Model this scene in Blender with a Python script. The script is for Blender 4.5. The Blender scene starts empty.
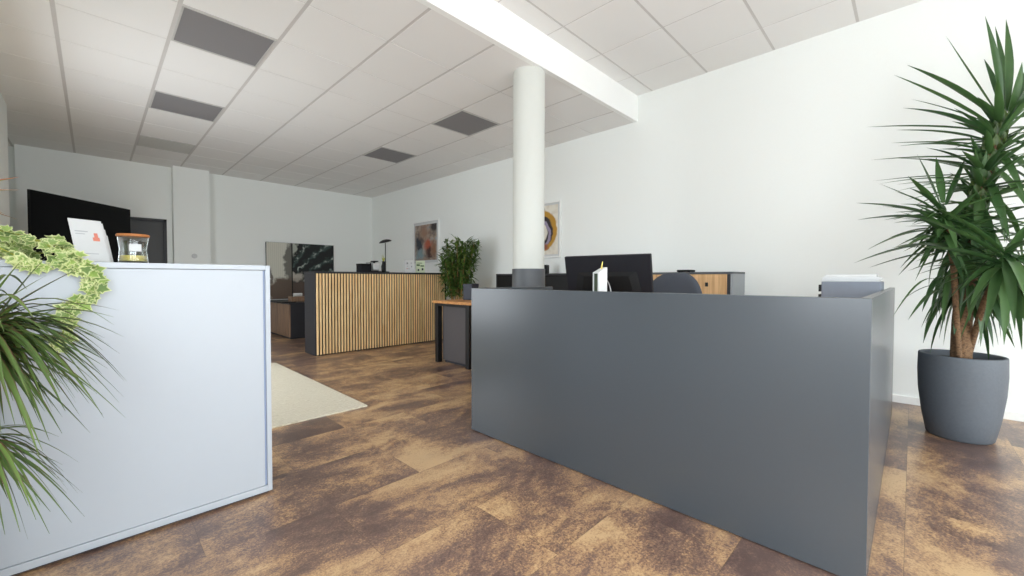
import bpy, bmesh, math, random
from mathutils import Vector, Matrix
random.seed(7)
S = bpy.context.scene
COL = S.collection
PI = math.pi
def R(d): return math.radians(d)
def lin(c):
    return tuple(((v/255)/12.92 if v/255 <= .04045 else ((v/255+.055)/1.055)**2.4) for v in c)

# ------------------------------------------------------------------ camera
H = 1.02
YAW, PITCH, ROLL, FPX = 0.796736, -0.0228217, 0.00144715, 409.257
fw = Vector((math.sin(YAW)*math.cos(PITCH), math.cos(YAW)*math.cos(PITCH), math.sin(PITCH)))
rt = Vector((math.cos(YAW), -math.sin(YAW), 0))
up = rt.cross(fw)
cr, sr = math.cos(ROLL), math.sin(ROLL)
X1, Y1 = cr*rt+sr*up, cr*up-sr*rt
cam = bpy.data.objects.new('camera', bpy.data.cameras.new('camera'))
COL.objects.link(cam)
cam.data.sensor_width = 36; cam.data.lens = FPX/1024*36; cam.data.clip_start = .03
cam.matrix_world = Matrix(((X1.x, Y1.x, -fw.x, 0), (X1.y, Y1.y, -fw.y, 0), (X1.z, Y1.z, -fw.z, H), (0, 0, 0, 1)))
S.camera = cam
def ray(u, v): return X1*((u-512)/FPX) + Y1*((288-v)/FPX) + fw
def at(u, v, d):                      # point seen at photo pixel (u, v), d metres deep
    p = ray(u, v)*d; p.z += H; return p
def at_y(u, v, y):
    r = ray(u, v); p = r*(y/r.y); p.z += H; return p
def at_x(u, v, x):
    r = ray(u, v); p = r*(x/r.x); p.z += H; return p

# ------------------------------------------------------------------ light
W = bpy.data.worlds.new('daylight'); S.world = W; W.use_nodes = True
wn_, wl_ = W.node_tree.nodes, W.node_tree.links      # overcast sky above, paved street below
wt_ = wn_.new('ShaderNodeTexCoord'); ws_ = wn_.new('ShaderNodeSeparateXYZ'); wl_.new(wt_.outputs['Generated'], ws_.inputs[0])
wr_ = wn_.new('ShaderNodeValToRGB'); wl_.new(ws_.outputs[2], wr_.inputs[0])
we_ = wr_.color_ramp.elements; we_[0].position = 0; we_[0].color = (.66, .70, .74, 1); we_[1].position = .03; we_[1].color = (.90, .97, 1.02, 1)
wl_.new(wr_.outputs[0], wn_['Background'].inputs[0])
wn_['Background'].inputs[1].default_value = 8.8
def portal(name, loc, rot, sx, sy):
    l = bpy.data.lights.new(name, 'AREA'); l.shape = 'RECTANGLE'; l.size = sx; l.size_y = sy
    l.cycles.is_portal = True
    o = bpy.data.objects.new(name, l); COL.objects.link(o); o.location = loc; o.rotation_euler = rot
portal('window_portal', (.725, -3.2, 1.41), (R(90), 0, 0), 2.55, 2.6)
portal('left_window_portal', (-.70, -.25, 1.45), (R(90), 0, R(-90)), 2.1, 1.5)
portal('added_side_window_portal', (-.70, 4.95, 1.1), (R(90), 0, R(-90)), 2.0, 1.6)  # for the unseen side window added to brighten the back
portal('added_low_window_portal', (3.25, -3.2, .65), (R(90), 0, 0), 2.1, 1.1)  # for the low front opening added to light the floor
S.view_settings.view_transform = 'Standard'; S.view_settings.look = 'None'
S.view_settings.gamma = 1; S.view_settings.use_curve_mapping = False
S.view_settings.exposure = 0.35
S.cycles.use_denoising = True
S.cycles.max_bounces = 12; S.cycles.diffuse_bounces = 8
S.cycles.caustics_reflective = False; S.cycles.caustics_refractive = False

# ------------------------------------------------------------------ materials
def nt(name):
    m = bpy.data.materials.new(name); m.use_nodes = True
    t = m.node_tree; return m, t, t.nodes, t.links, t.nodes['Principled BSDF']
def mat(name, c, rough=.5, metal=0., var=.05, scale=30., bump=0., spec=.5, stretch=(1, 1, 1), island=0., trans=0.):
    m, t, N, L, b = nt(name)
    tc = N.new('ShaderNodeTexCoord'); mp = N.new('ShaderNodeMapping'); mp.inputs['Scale'].default_value = stretch
    nz = N.new('ShaderNodeTexNoise'); nz.inputs['Scale'].default_value = scale; nz.inputs['Detail'].default_value = 5
    L.new(tc.outputs['Object'], mp.inputs[0]); L.new(mp.outputs[0], nz.inputs['Vector'])
    base = lin(c)
    hs = N.new('ShaderNodeHueSaturation'); hs.inputs['Color'].default_value = (*base, 1)
    mr = N.new('ShaderNodeMapRange'); mr.inputs[3].default_value = 1-var; mr.inputs[4].default_value = 1+var
    L.new(nz.outputs['Fac'], mr.inputs[0])
    if island:
        g = N.new('ShaderNodeNewGeometry')
        m2 = N.new('ShaderNodeMapRange'); m2.inputs[3].default_value = 1-island; m2.inputs[4].default_value = 1+island
        L.new(g.outputs['Random Per Island'], m2.inputs[0])
        mu = N.new('ShaderNodeMath'); mu.operation = 'MULTIPLY'
        L.new(mr.outputs[0], mu.inputs[0]); L.new(m2.outputs[0], mu.inputs[1]); L.new(mu.outputs[0], hs.inputs['Value'])
    else:
        L.new(mr.outputs[0], hs.inputs['Value'])
    L.new(hs.outputs[0], b.inputs['Base Color'])
    b.inputs['Roughness'].default_value = rough; b.inputs['Metallic'].default_value = metal
    b.inputs['Specular IOR Level'].default_value = spec
    if trans:
        b.inputs['Transmission Weight'].default_value = trans
    if bump:
        bp = N.new('ShaderNodeBump'); bp.inputs['Strength'].default_value = bump; bp.inputs['Distance'].default_value = .01
        L.new(nz.outputs['Fac'], bp.inputs['Height']); L.new(bp.outputs[0], b.inputs['Normal'])
    return m
def ramp(N, stops):
    r = N.new('ShaderNodeValToRGB'); e = r.color_ramp.elements
    while len(e) < len(stops): e.new(.5)
    for k, (p, c) in zip(e, stops): k.position = p; k.color = (*lin(c), 1)
    return r
def math_n(N, L, op, a, b=None, c=None):
    n = N.new('ShaderNodeMath'); n.operation = op
    for i, v in enumerate((a, b, c)):
        if v is None: continue
        if hasattr(v, 'node'): L.new(v, n.inputs[i])
        else: n.inputs[i].default_value = v
    return n.outputs[0]
def mix_n(N, L, f, a, b, blend='MIX'):
    n = N.new('ShaderNodeMix'); n.data_type = 'RGBA'; n.blend_type = blend
    for k, v in ((0, f), (6, a), (7, b)):
        if hasattr(v, 'node'): L.new(v, n.inputs[k])
        else: n.inputs[k].default_value = v if k == 0 else (*lin(v), 1)
    return n.outputs[2]

M = {}
M['wall'] = mat('wall_paint', (240, 243, 240), .85, var=.012, scale=90, bump=.06)
M['tile'] = mat('ceiling_tile', (239, 238, 236), .9, var=.015, scale=160, bump=.08, island=.012)
M['tbar'] = mat('ceiling_bar', (206, 203, 200), .6)
M['bulk'] = mat('bulkhead_paint', (250, 251, 249), .8, var=.01)
M['column'] = mat('column_paint', (212, 214, 208), .7, var=.01)
M['grey_panel'] = mat('anthracite_laminate', (70, 75, 80), .27, var=.02, scale=60)
M['grey_edge'] = mat('grey_edge_band', (150, 154, 158), .45)
M['wrap'] = mat('grey_column_sleeve', (88, 91, 95), .5)
M['cab_white'] = mat('light_grey_metal', (176, 182, 189), .33, var=.01, scale=20)
M['cab_gap'] = mat('cabinet_gap', (138, 150, 176), .5)
M['plinth'] = mat('dark_plinth', (40, 42, 48), .6)
M['black'] = mat('black_satin', (9, 9, 10), .5, spec=.3)
M['black_metal'] = mat('black_metal', (11, 11, 13), .45)
M['screen'] = mat('black_screen', (2, 2, 3), .3, spec=.12)
M['plastic_dark'] = mat('dark_plastic', (20, 20, 26), .5, spec=.3, bump=.03, scale=300)
M['vent_grey'] = mat('light_panel_diffuser', (134, 132, 134), .6, var=.04, scale=200)
M['vent_pale'] = mat('pale_panel_diffuser', (205, 205, 200), .6)
M['vent_frame'] = mat('light_panel_frame', (196, 195, 192), .5)
M['anthracite'] = mat('dark_anthracite', (42, 42, 46), .5)
M['slat_back'] = mat('black_felt', (16, 14, 13), .95)
M['door'] = mat('door_dark', (62, 63, 64), .5)
M['steel'] = mat('brushed_steel', (170, 170, 170), .3, metal=1.)
M['white'] = mat('white_card', (206, 208, 208), .6)
M['frame_white'] = mat('white_frame', (240, 241, 238), .5)
M['cloth_grey'] = mat('grey_upholstery', (66, 70, 78), .95, var=.15, scale=300, bump=.2)
M['pot'] = mat('stoneware_pot', (86, 92, 99), .6, var=.12, scale=60, bump=.12)
M['soil'] = mat('potting_soil', (46, 36, 28), 1, var=.4, scale=120, bump=.6)
M['pedestal'] = mat('warm_dark_grey', (78, 74, 76), .5)
M['navy'] = mat('navy_box', (36, 40, 54), .55)
M['red'] = mat('red_fabric', (150, 52, 36), .7)
M['box_grey'] = mat('grey_box', (112, 120, 132), .55)
M['sheet'] = mat('pale_sheet', (204, 205, 204), .7)
M['green_stripe'] = mat('dark_green_print', (52, 66, 48), .6)
M['wax'] = mat('yellow_wax', (228, 206, 110), .6)
M['cork'] = mat('orange_wood_lid', (178, 112, 58), .55, var=.2, scale=40, stretch=(1, 6, 1))
M['pale_red'] = mat('coral_print', (214, 130, 110), .7)
M['marks_dark'] = mat('dark_print', (60, 62, 66), .7)
M['marks_green'] = mat('green_print', (70, 110, 60), .7)
M['card_green'] = mat('pale_green_card', (214, 226, 196), .7)
M['print_grey'] = mat('grey_print', (170, 172, 176), .7)

def wood(name, c1, c2, rough=.5, axis='Z', scale=6., island=.1, knots=False):
    m, t, N, L, b = nt(name)
    tc = N.new('ShaderNodeTexCoord'); mp = N.new('ShaderNodeMapping')
    mp.inputs['Scale'].default_value = {'Z': (9, 9, .7), 'X': (.7, 9, 9), 'Y': (9, .7, 9)}[axis]
    L.new(tc.outputs['Object'], mp.inputs[0])
    g = N.new('ShaderNodeNewGeometry')
    ad = N.new('ShaderNodeVectorMath'); ad.operation = 'MULTIPLY_ADD'
    L.new(g.outputs['Random Per Island'], ad.inputs[0]); ad.inputs[1].default_value = (17, 23, 31); L.new(mp.outputs[0], ad.inputs[2])
    nz = N.new('ShaderNodeTexNoise'); nz.inputs['Scale'].default_value = scale; nz.inputs['Detail'].default_value = 6
    nz.inputs['Distortion'].default_value = .6
    L.new(ad.outputs[0], nz.inputs['Vector'])
    r = ramp(N, [(.3, c2), (.62, c1)]); L.new(nz.outputs['Fac'], r.inputs[0])
    hs = N.new('ShaderNodeHueSaturation'); L.new(r.outputs[0], hs.inputs['Color'])
    m2 = N.new('ShaderNodeMapRange'); m2.inputs[3].default_value = 1-island; m2.inputs[4].default_value = 1+island
    L.new(g.outputs['Random Per Island'], m2.inputs[0]); L.new(m2.outputs[0], hs.inputs['Value'])
    out = hs.outputs[0]
    if knots:
        v = N.new('ShaderNodeTexVoronoi'); v.inputs['Scale'].default_value = 3.2
        L.new(tc.outputs['Object'], v.inputs['Vector'])
        k = ramp(N, [(.03, (255, 255, 255)), (.09, (0, 0, 0))]); L.new(v.outputs['Distance'], k.inputs[0])
        out = mix_n(N, L, k.outputs[0], out, (80, 52, 34))
    L.new(out, b.inputs['Base Color']); b.inputs['Roughness'].default_value = rough
    return m
M['slat'] = wood('oak_slat', (246, 214, 162), (222, 180, 126), .55, 'Z', 5, .07)
M['desk_wood'] = wood('oak_desktop', (206, 150, 92), (168, 110, 60), .45, 'X', 5, .05)
M['oak_door'] = wood('knotty_oak', (222, 182, 134), (190, 146, 98), .5, 'Z', 4, .05, True)
M['low_wood'] = wood('brown_oak', (142, 112, 88), (104, 80, 62), .55, 'Z', 5, .05)
M['bark'] = wood('yucca_bark', (128, 98, 70), (76, 58, 42), .9, 'X', 9, .1)
M['cane'] = wood('bamboo_cane', (184, 146, 92), (132, 102, 62), .6, 'Z', 4, .15)

def floor_mat():
    m, t, N, L, b = nt('rust_slab_vinyl')
    tc = N.new('ShaderNodeTexCoord'); sp = N.new('ShaderNodeSeparateXYZ'); L.new(tc.outputs['Object'], sp.inputs[0])
    TW, TH = .912, .4585
    ry = math_n(N, L, 'DIVIDE', math_n(N, L, 'SUBTRACT', sp.outputs[1], .004), TH)
    row = math_n(N, L, 'FLOOR', ry)
    odd = math_n(N, L, 'FLOORED_MODULO', row, 2.0)
    off = math_n(N, L, 'MULTIPLY', odd, .5)
    rx = math_n(N, L, 'ADD', math_n(N, L, 'DIVIDE', math_n(N, L, 'SUBTRACT', sp.outputs[0], 1.185), TW), off)
    colm = math_n(N, L, 'FLOOR', rx)
    cv = N.new('ShaderNodeCombineXYZ'); L.new(colm, cv.inputs[0]); L.new(row, cv.inputs[1])
    wn = N.new('ShaderNodeTexWhiteNoise'); wn.noise_dimensions = '3D'; L.new(cv.outputs[0], wn.inputs['Vector'])
    ofs = N.new('ShaderNodeVectorMath'); ofs.operation = 'MULTIPLY_ADD'
    L.new(wn.outputs['Color'], ofs.inputs[0]); ofs.inputs[1].default_value = (40, 40, 40); L.new(tc.outputs['Object'], ofs.inputs[2])
    def noise(sc, det, st, rough=.6, dist=0., src=None):
        mp = N.new('ShaderNodeMapping'); mp.inputs['Scale'].default_value = st; L.new(src or ofs.outputs[0], mp.inputs[0])
        n = N.new('ShaderNodeTexNoise'); n.inputs['Scale'].default_value = sc; n.inputs['Detail'].default_value = det
        n.inputs['Roughness'].default_value = rough; n.inputs['Distortion'].default_value = dist
        L.new(mp.outputs[0], n.inputs['Vector']); return n.outputs['Fac']
    per = noise(2.1, 5, (1, 1.5, 1), .62, .5)                                   # mottling of each slab
    cont = noise(1.3, 5, (1, 1.3, 1), .62, .4, tc.outputs['Object'])            # mottling that runs across joints
    big = math_n(N, L, 'ADD', math_n(N, L, 'MULTIPLY', per, .62), math_n(N, L, 'MULTIPLY', cont, .5))
    big = math_n(N, L, 'MULTIPLY_ADD', math_n(N, L, 'SUBTRACT', big, .56), 1.75, .575)
    fine = noise(34, 7, (.8, 1.1, 1), .8)
    speck = noise(120, 4, (1, 1, 1), .8)
    tile = math_n(N, L, 'MULTIPLY', math_n(N, L, 'SUBTRACT', wn.outputs['Value'], .5), .10)
    f = math_n(N, L, 'ADD', math_n(N, L, 'MULTIPLY_ADD', math_n(N, L, 'SUBTRACT', fine, .5), .50, big), tile)
    f = math_n(N, L, 'MULTIPLY_ADD', math_n(N, L, 'SUBTRACT', speck, .5), .80, f)
    r = ramp(N, [(.36, (76, 58, 50)), (.49, (112, 88, 74)), (.565, (144, 113, 88)), (.63, (184, 144, 100)), (.78, (220, 184, 134))])
    L.new(f, r.inputs[0])
    tint = mix_n(N, L, math_n(N, L, 'MULTIPLY', noise(1.9, 4, (1, 1.3, 1), .6, .0, tc.outputs['Object']), .55), r.outputs[0], (128, 104, 100))
    # thin joints
    fx = math_n(N, L, 'FRACT', rx); fy = math_n(N, L, 'FRACT', ry)
    ex = math_n(N, L, 'MINIMUM', fx, math_n(N, L, 'SUBTRACT', 1.0, fx)); ey = math_n(N, L, 'MINIMUM', fy, math_n(N, L, 'SUBTRACT', 1.0, fy))
    e = math_n(N, L, 'MINIMUM', math_n(N, L, 'MULTIPLY', ex, TW), math_n(N, L, 'MULTIPLY', ey, TH))
    j = math_n(N, L, 'LESS_THAN', e, .0012)
    outc = mix_n(N, L, math_n(N, L, 'MULTIPLY', j, .45), tint, (70, 54, 44))
    L.new(outc, b.inputs['Base Color'])
    rr = N.new('ShaderNodeMapRange'); b.inputs['Specular IOR Level'].default_value = .7; rr.inputs[3].default_value = .22; rr.inputs[4].default_value = .40
    L.new(fine, rr.inputs[0]); L.new(rr.outputs[0], b.inputs['Roughness'])
    bp = N.new('ShaderNodeBump'); bp.inputs['Strength'].default_value = .12; bp.inputs['Distance'].default_value = .004
    L.new(fine, bp.inputs['Height']); L.new(bp.outputs[0], b.inputs['Normal'])
    return m
M['floor'] = floor_mat()

def rug_mat():
    m, t, N, L, b = nt('cream_rug_pile')
    tc = N.new('ShaderNodeTexCoord')
    w = N.new('ShaderNodeTexWave'); w.wave_type = 'RINGS'; w.inputs['Scale'].default_value = 14; w.inputs['Distortion'].default_value = 9
    w.inputs['Detail'].default_value = 3; w.inputs['Detail Scale'].default_value = 1.2
    L.new(tc.outputs['Object'], w.inputs['Vector'])
    r = ramp(N, [(.2, (208, 199, 178)), (.8, (226, 219, 200))]); L.new(w.outputs['Fac'], r.inputs[0])
    L.new(r.outputs[0], b.inputs['Base Color']); b.inputs['Roughness'].default_value = .95
    nz = N.new('ShaderNodeTexNoise'); nz.inputs['Scale'].default_value = 220; L.new(tc.outputs['Object'], nz.inputs['Vector'])
    bp = N.new('ShaderNodeBump'); bp.inputs['Strength'].default_value = .5; bp.inputs['Distance'].default_value = .004
    L.new(math_n(N, L, 'ADD', nz.outputs['Fac'], w.outputs['Fac']), bp.inputs['Height']); L.new(bp.outputs[0], b.inputs['Normal'])
    return m
M['rug'] = rug_mat()

def leaf_mat(name, c1, c2, rough=.38, island=.25, rim=None, rim_at=.5):
    m, t, N, L, b = nt(name)
    g = N.new('ShaderNodeNewGeometry')
    tc = N.new('ShaderNodeTexCoord'); nz = N.new('ShaderNodeTexNoise'); nz.inputs['Scale'].default_value = 14
    L.new(tc.outputs['Object'], nz.inputs['Vector'])
    f = math_n(N, L, 'MULTIPLY_ADD', nz.outputs['Fac'], .4, math_n(N, L, 'MULTIPLY', g.outputs['Random Per Island'], .6))
    c = mix_n(N, L, f, c1, c2)
    if rim:
        a = N.new('ShaderNodeAttribute'); a.attribute_name = 'rim'
        rp = ramp(N, [(rim_at, (0, 0, 0)), (min(1, rim_at+.25), (255, 255, 255))])
        L.new(math_n(N, L, 'MULTIPLY_ADD', math_n(N, L, 'SUBTRACT', nz.outputs['Fac'], .5), .8, a.outputs['Fac']), rp.inputs[0])
        c = mix_n(N, L, rp.outputs[0], c, rim)
    L.new(c, b.inputs['Base Color']); b.inputs['Roughness'].default_value = rough
    b.inputs['Subsurface Weight'].default_value = 0.0
    tr = N.new('ShaderNodeBsdfTranslucent'); L.new(c, tr.inputs['Color'])
    ms = N.new('ShaderNodeMixShader'); ms.inputs[0].default_value = .22
    L.new(b.outputs[0], ms.inputs[1]); L.new(tr.outputs[0], ms.inputs[2])
    L.new(ms.outputs[0], N['Material Output'].inputs['Surface'])
    return m
M['yucca_base'] = leaf_mat('yucca_leaf_base', (58, 84, 42), (100, 122, 64))
M['yucca'] = leaf_mat('yucca_leaf', (34, 66, 38), (84, 118, 64))
M['dracaena'] = leaf_mat('dracaena_leaf', (46, 74, 38), (116, 142, 72), rim=(104, 62, 58), rim_at=.78)
M['dracaena_tip'] = leaf_mat('dracaena_tip_leaf', (110, 140, 74), (196, 172, 120), rim=(214, 140, 110))
M['ivy'] = leaf_mat('ivy_leaf', (80, 108, 66), (176, 204, 108), .5, rim=(222, 228, 168), rim_at=.66)
M['palm'] = leaf_mat('palm_leaf', (52, 84, 38), (118, 146, 70))
M['sprig'] = leaf_mat('sprig_leaf', (150, 160, 60), (190, 190, 90))

def art_mat(name, kind):
    m, t, N, L, b = nt(name)
    tc = N.new('ShaderNodeTexCoord')
    nz = N.new('ShaderNodeTexNoise'); nz.inputs['Scale'].default_value = 9; nz.inputs['Detail'].default_value = 7
    L.new(tc.outputs['Object'], nz.inputs['Vector'])
    va = N.new('ShaderNodeVectorMath'); va.operation = 'MULTIPLY_ADD'
    vs = N.new('ShaderNodeVectorMath'); vs.operation = 'SUBTRACT'
    L.new(nz.outputs['Color'], vs.inputs[0]); vs.inputs[1].default_value = (.5, .5, .5)
    L.new(vs.outputs[0], va.inputs[0]); va.inputs[1].default_value = (.25, .25, .25) if kind != 'ring' else (.07, .07, .07); L.new(tc.outputs['Object'], va.inputs[2])
    sp = N.new('ShaderNodeSeparateXYZ'); L.new(va.outputs[0], sp.inputs[0])
    h, z = sp.outputs[0], sp.outputs[2]          # local X across, Z up, metres from the middle
    def blob(c, cx, cz, rx, rz, col, soft=.5, ring=None):
        dx = math_n(N, L, 'DIVIDE', math_n(N, L, 'SUBTRACT', h, cx), rx); dz = math_n(N, L, 'DIVIDE', math_n(N, L, 'SUBTRACT', z, cz), rz)
        d = math_n(N, L, 'SQRT', math_n(N, L, 'ADD', math_n(N, L, 'MULTIPLY', dx, dx), math_n(N, L, 'MULTIPLY', dz, dz)))
        if ring: d = math_n(N, L, 'ADD', math_n(N, L, 'DIVIDE', math_n(N, L, 'ABSOLUTE', math_n(N, L, 'SUBTRACT', d, 1.0)), ring), 0.0)
        mr = N.new('ShaderNodeMapRange'); mr.inputs[1].default_value = 1-soft; mr.inputs[2].default_value = 1+soft*.3
        mr.inputs[3].default_value = 1; mr.inputs[4].default_value = 0; L.new(d, mr.inputs[0])
        return mix_n(N, L, mr.outputs[0], c, col)
    if kind == 'red':
        r = ramp(N, [(.3, (96, 92, 90)), (.45, (140, 124, 112)), (.55, (168, 156, 142)), (.7, (150, 160, 164))])
        L.new(nz.outputs['Fac'], r.inputs[0]); c = r.outputs[0]
        c = blob(c, -.22, .0, .15, .2, (44, 52, 62)); c = blob(c, .3, .3, .14, .14, (58, 52, 50)); c = blob(c, -.05, .2, .2, .2, (150, 118, 98), .8)
        c = blob(c, -.2, -.25, .16, .14, (122, 146, 152)); c = blob(c, .1, -.06, .15, .15, (170, 84, 58)); c = blob(c, .12, -.2, .12, .12, (60, 36, 34))
        c = blob(c, .28, -.15, .12, .2, (136, 96, 70), .8); c = blob(c, -.1, -.38, .3, .08, (150, 128, 116), .8)
    elif kind == 'ring':
        r = ramp(N, [(.35, (216, 208, 192)), (.6, (232, 228, 216))]); L.new(nz.outputs['Fac'], r.inputs[0]); c = r.outputs[0]
        c = blob(c, .0, .0, .31, .27, (186, 140, 48), .3, .2); c = blob(c, .0, -.02, .24, .21, (44, 38, 44), .3, .22)
        c = blob(c, .03, -.06, .2, .2, (150, 140, 164), .4, .12); c = blob(c, -.05, 0, .15, .13, (104, 104, 66), .5)
        c = blob(c, .12, -.24, .1, .05, (140, 80, 60), .5); c = blob(c, .1, .3, .05, .03, (60, 80, 70), .4)
    elif kind == 'leaf_dark':
        ang = math_n(N, L, 'ARCTAN2', math_n(N, L, 'ADD', z, .42), math_n(N, L, 'ADD', h, .62))
        rad = math_n(N, L, 'SQRT', math_n(N, L, 'ADD', math_n(N, L, 'MULTIPLY', math_n(N, L, 'ADD', z, .42), math_n(N, L, 'ADD', z, .42)), math_n(N, L, 'MULTIPLY', math_n(N, L, 'ADD', h, .62), math_n(N, L, 'ADD', h, .62))))
        wv = math_n(N, L, 'SINE', math_n(N, L, 'MULTIPLY_ADD', ang, 26.0, math_n(N, L, 'MULTIPLY', rad, 4.0)))
        wf = math_n(N, L, 'MULTIPLY_ADD', wv, .5, .5)
        wf = math_n(N, L, 'ADD', wf, math_n(N, L, 'MULTIPLY', math_n(N, L, 'SUBTRACT', nz.outputs['Fac'], .62), .9))
        r = ramp(N, [(.3, (12, 17, 17)), (.62, (30, 42, 40)), (.85, (56, 72, 68)), (.98, (170, 176, 168))]); L.new(wf, r.inputs[0]); c = r.outputs[0]
        c = blob(c, -.42, -.12, .25, .1, (176, 170, 158), .3); c = blob(c, -.3, -.42, .45, .26, (84, 70, 62), .4); c = blob(c, -.40, .5, .07, .2, (168, 172, 160), .3)
    else:
        c = blob((206, 204, 190), -.3, -.12, .17, .26, (112, 104, 96), .15); c = blob(c, .28, .16, .2, .5, (108, 106, 98), .15)
        c = blob(c, .15, -.42, .42, .3, (98, 82, 70), .2); c = blob(c, -.06, .25, .14, .34, (206, 204, 190), .2)
        g = N.new('ShaderNodeTexWave'); g.inputs['Scale'].default_value = 9; g.inputs['Distortion'].default_value = 2; L.new(tc.outputs['Object'], g.inputs['Vector'])
        c = mix_n(N, L, math_n(N, L, 'MULTIPLY', g.outputs['Fac'], .12), c, (70, 62, 56))
    L.new(c, b.inputs['Base Color']); b.inputs['Roughness'].default_value = .6
    return m

def glass_mat():
    m, t, N, L, b = nt('clear_glass')
    b.inputs['Base Color'].default_value = (.95, .97, .96, 1); b.inputs['Roughness'].default_value = .04
    lw = N.new('ShaderNodeLayerWeight'); lw.inputs[0].default_value = .35
    nz = N.new('ShaderNodeTexNoise'); nz.inputs['Scale'].default_value = 8
    bp = N.new('ShaderNodeBump'); bp.inputs['Strength'].default_value = .03; L.new(nz.outputs['Fac'], bp.inputs['Height']); L.new(bp.outputs[0], b.inputs['Normal'])
    tr = N.new('ShaderNodeBsdfTransparent'); tr.inputs[0].default_value = (.96, .98, .97, 1)
    gl = N.new('ShaderNodeBsdfGlossy'); gl.inputs['Roughness'].default_value = .04; L.new(bp.outputs[0], gl.inputs['Normal'])
    ms = N.new('ShaderNodeMixShader'); L.new(math_n(N, L, 'MULTIPLY_ADD', lw.outputs['Facing'], .6, .05), ms.inputs[0]); L.new(tr.outputs[0], ms.inputs[1]); L.new(gl.outputs[0], ms.inputs[2])
    L.new(ms.outputs[0], N['Material Output'].inputs['Surface'])
    return m
M['glass'] = glass_mat()

# ------------------------------------------------------------------ mesh helpers
class MB:
    def __init__(s): s.bm = bmesh.new(); s.rim = s.bm.verts.layers.float.new('rim')
    def box(s, lo, hi, bev=0., rot=None, piv=None):
        lo, hi = Vector(lo), Vector(hi); c = (lo+hi)/2; d = hi-lo
        r = bmesh.ops.create_cube(s.bm, size=1)
        vs = r['verts']
        for v in vs: v.co = Vector((v.co.x*d.x, v.co.y*d.y, v.co.z*d.z))+c
        if bev:
            ed = list({e for v in vs for e in v.link_edges})
            q = bmesh.ops.bevel(s.bm, geom=ed, offset=min(bev, min(d)*.45), segments=2, affect='EDGES', profile=.6)
            vs = list({v for f in q['faces'] for v in f.verts} | {v for v in vs if v.is_valid})
        if rot: bmesh.ops.rotate(s.bm, verts=vs, cent=piv or c, matrix=rot)
        return s
    def tube(s, pts, rad, n=10, caps=True):
        pts = [Vector(p) for p in pts]; k = len(pts)
        rad = rad if isinstance(rad, (list, tuple)) else [rad]*k
        rings = []; nrm = None
        for i, p in enumerate(pts):
            t = (pts[min(i+1, k-1)]-pts[max(i-1, 0)]).normalized()
            if nrm is None:
                nrm = t.orthogonal().normalized()
            nrm = (nrm-t*nrm.dot(t)).normalized(); b = t.cross(nrm)
            rings.append([s.bm.verts.new(p+(nrm*math.cos(a)+b*math.sin(a))*rad[i]) for a in [2*PI*j/n for j in range(n)]])
        for a, b in zip(rings, rings[1:]):
            for j in range(n): s.bm.faces.new((a[j], a[(j+1) % n], b[(j+1) % n], b[j]))
        if caps:
            s.bm.faces.new(rings[0][::-1]); s.bm.faces.new(rings[-1])
        return s
    def lathe(s, prof, n=32, c=(0, 0, 0), closed=False):
        c = Vector(c); rings = []
        for r, z in prof:
            rings.append([s.bm.verts.new(c+Vector((r*math.cos(2*PI*j/n), r*math.sin(2*PI*j/n), z))) for j in range(n)] if r > 1e-6 else [s.bm.verts.new(c+Vector((0, 0, z)))])
        for a, b in zip(rings, rings[1:]):
            for j in range(n):
                q = (j+1) % n
                if len(a) == 1 and len(b) == 1: continue
                if len(a) == 1: s.bm.faces.new((a[0], b[q], b[j]))
                elif len(b) == 1: s.bm.faces.new((a[j], a[q], b[0]))
                else: s.bm.faces.new((a[j], a[q], b[q], b[j]))
        return s
    def leaf(s, base, tip, width, arch=0., fold=.25, n=8, upv=(0, 0, 1), peak=.4, clamp=None, roll=0.):
        base, tip = Vector(base), Vector(tip); u = Vector(upv); Ln = (tip-base).length
        pts = []
        for i in range(n+1):
            q = i/n; p = base.lerp(tip, q)+u*(arch*Ln*4*q*(1-q)*(1-.35*q)); pts.append(clamp(p) if clamp else p)
        L_, C_, R_ = [], [], []
        for i, p in enumerate(pts):
            q = i/n; t = (pts[min(i+1, n)]-pts[max(i-1, 0)])
            if t.length < 1e-7: t = tip-base
            t.normalize()
            sd = t.cross(u)
            if sd.length < .05: sd = t.orthogonal()
            sd.normalize(); nr = sd.cross(t)
            if roll: sd, nr = sd*math.cos(roll)+nr*math.sin(roll), nr*math.cos(roll)-sd*math.sin(roll)
            if q < peak: w = width*(.45+.55*math.sin(q/peak*PI/2))
            else: w = width*max(0, 1-((q-peak)/(1-peak))**1.7)
            w = max(w, .0008)/2
            a = s.bm.verts.new(p-sd*w+nr*w*fold*2); b = s.bm.verts.new(p); c = s.bm.verts.new(p+sd*w+nr*w*fold*2)
            a[s.rim] = c[s.rim] = 1.; b[s.rim] = 0.
            L_.append(a); C_.append(b); R_.append(c)
        for i in range(n):
            s.bm.faces.new((L_[i], C_[i], C_[i+1], L_[i+1])); s.bm.faces.new((C_[i], R_[i], R_[i+1], C_[i+1]))
        return s
    def ivy(s, p, d, nrm, size):
        p, d, nrm = Vector(p), Vector(d).normalized(), Vector(nrm)
        sd = d.cross(nrm)
        if sd.length < .05: sd = d.orthogonal()
        sd.normalize(); nr = sd.cross(d).normalized()
        out = [(0, 0), (.30, -.05), (.52, .16), (.34, .32), (.50, .58), (.24, .62), (0, 1.0), (-.24, .62), (-.50, .58), (-.34, .32), (-.52, .16), (-.30, -.05)]
        c = s.bm.verts.new(p+d*.35*size-nr*.05*size); c[s.rim] = 0
        vs = []
        for x, y in out:
            v = s.bm.verts.new(p+(sd*x+d*y)*size+nr*size*(.10*abs(x)*2-.12*y*y)); v[s.rim] = 1; vs.append(v)
        for i in range(len(vs)): s.bm.faces.new((c, vs[i], vs[(i+1) % len(vs)]))
        return s
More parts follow.
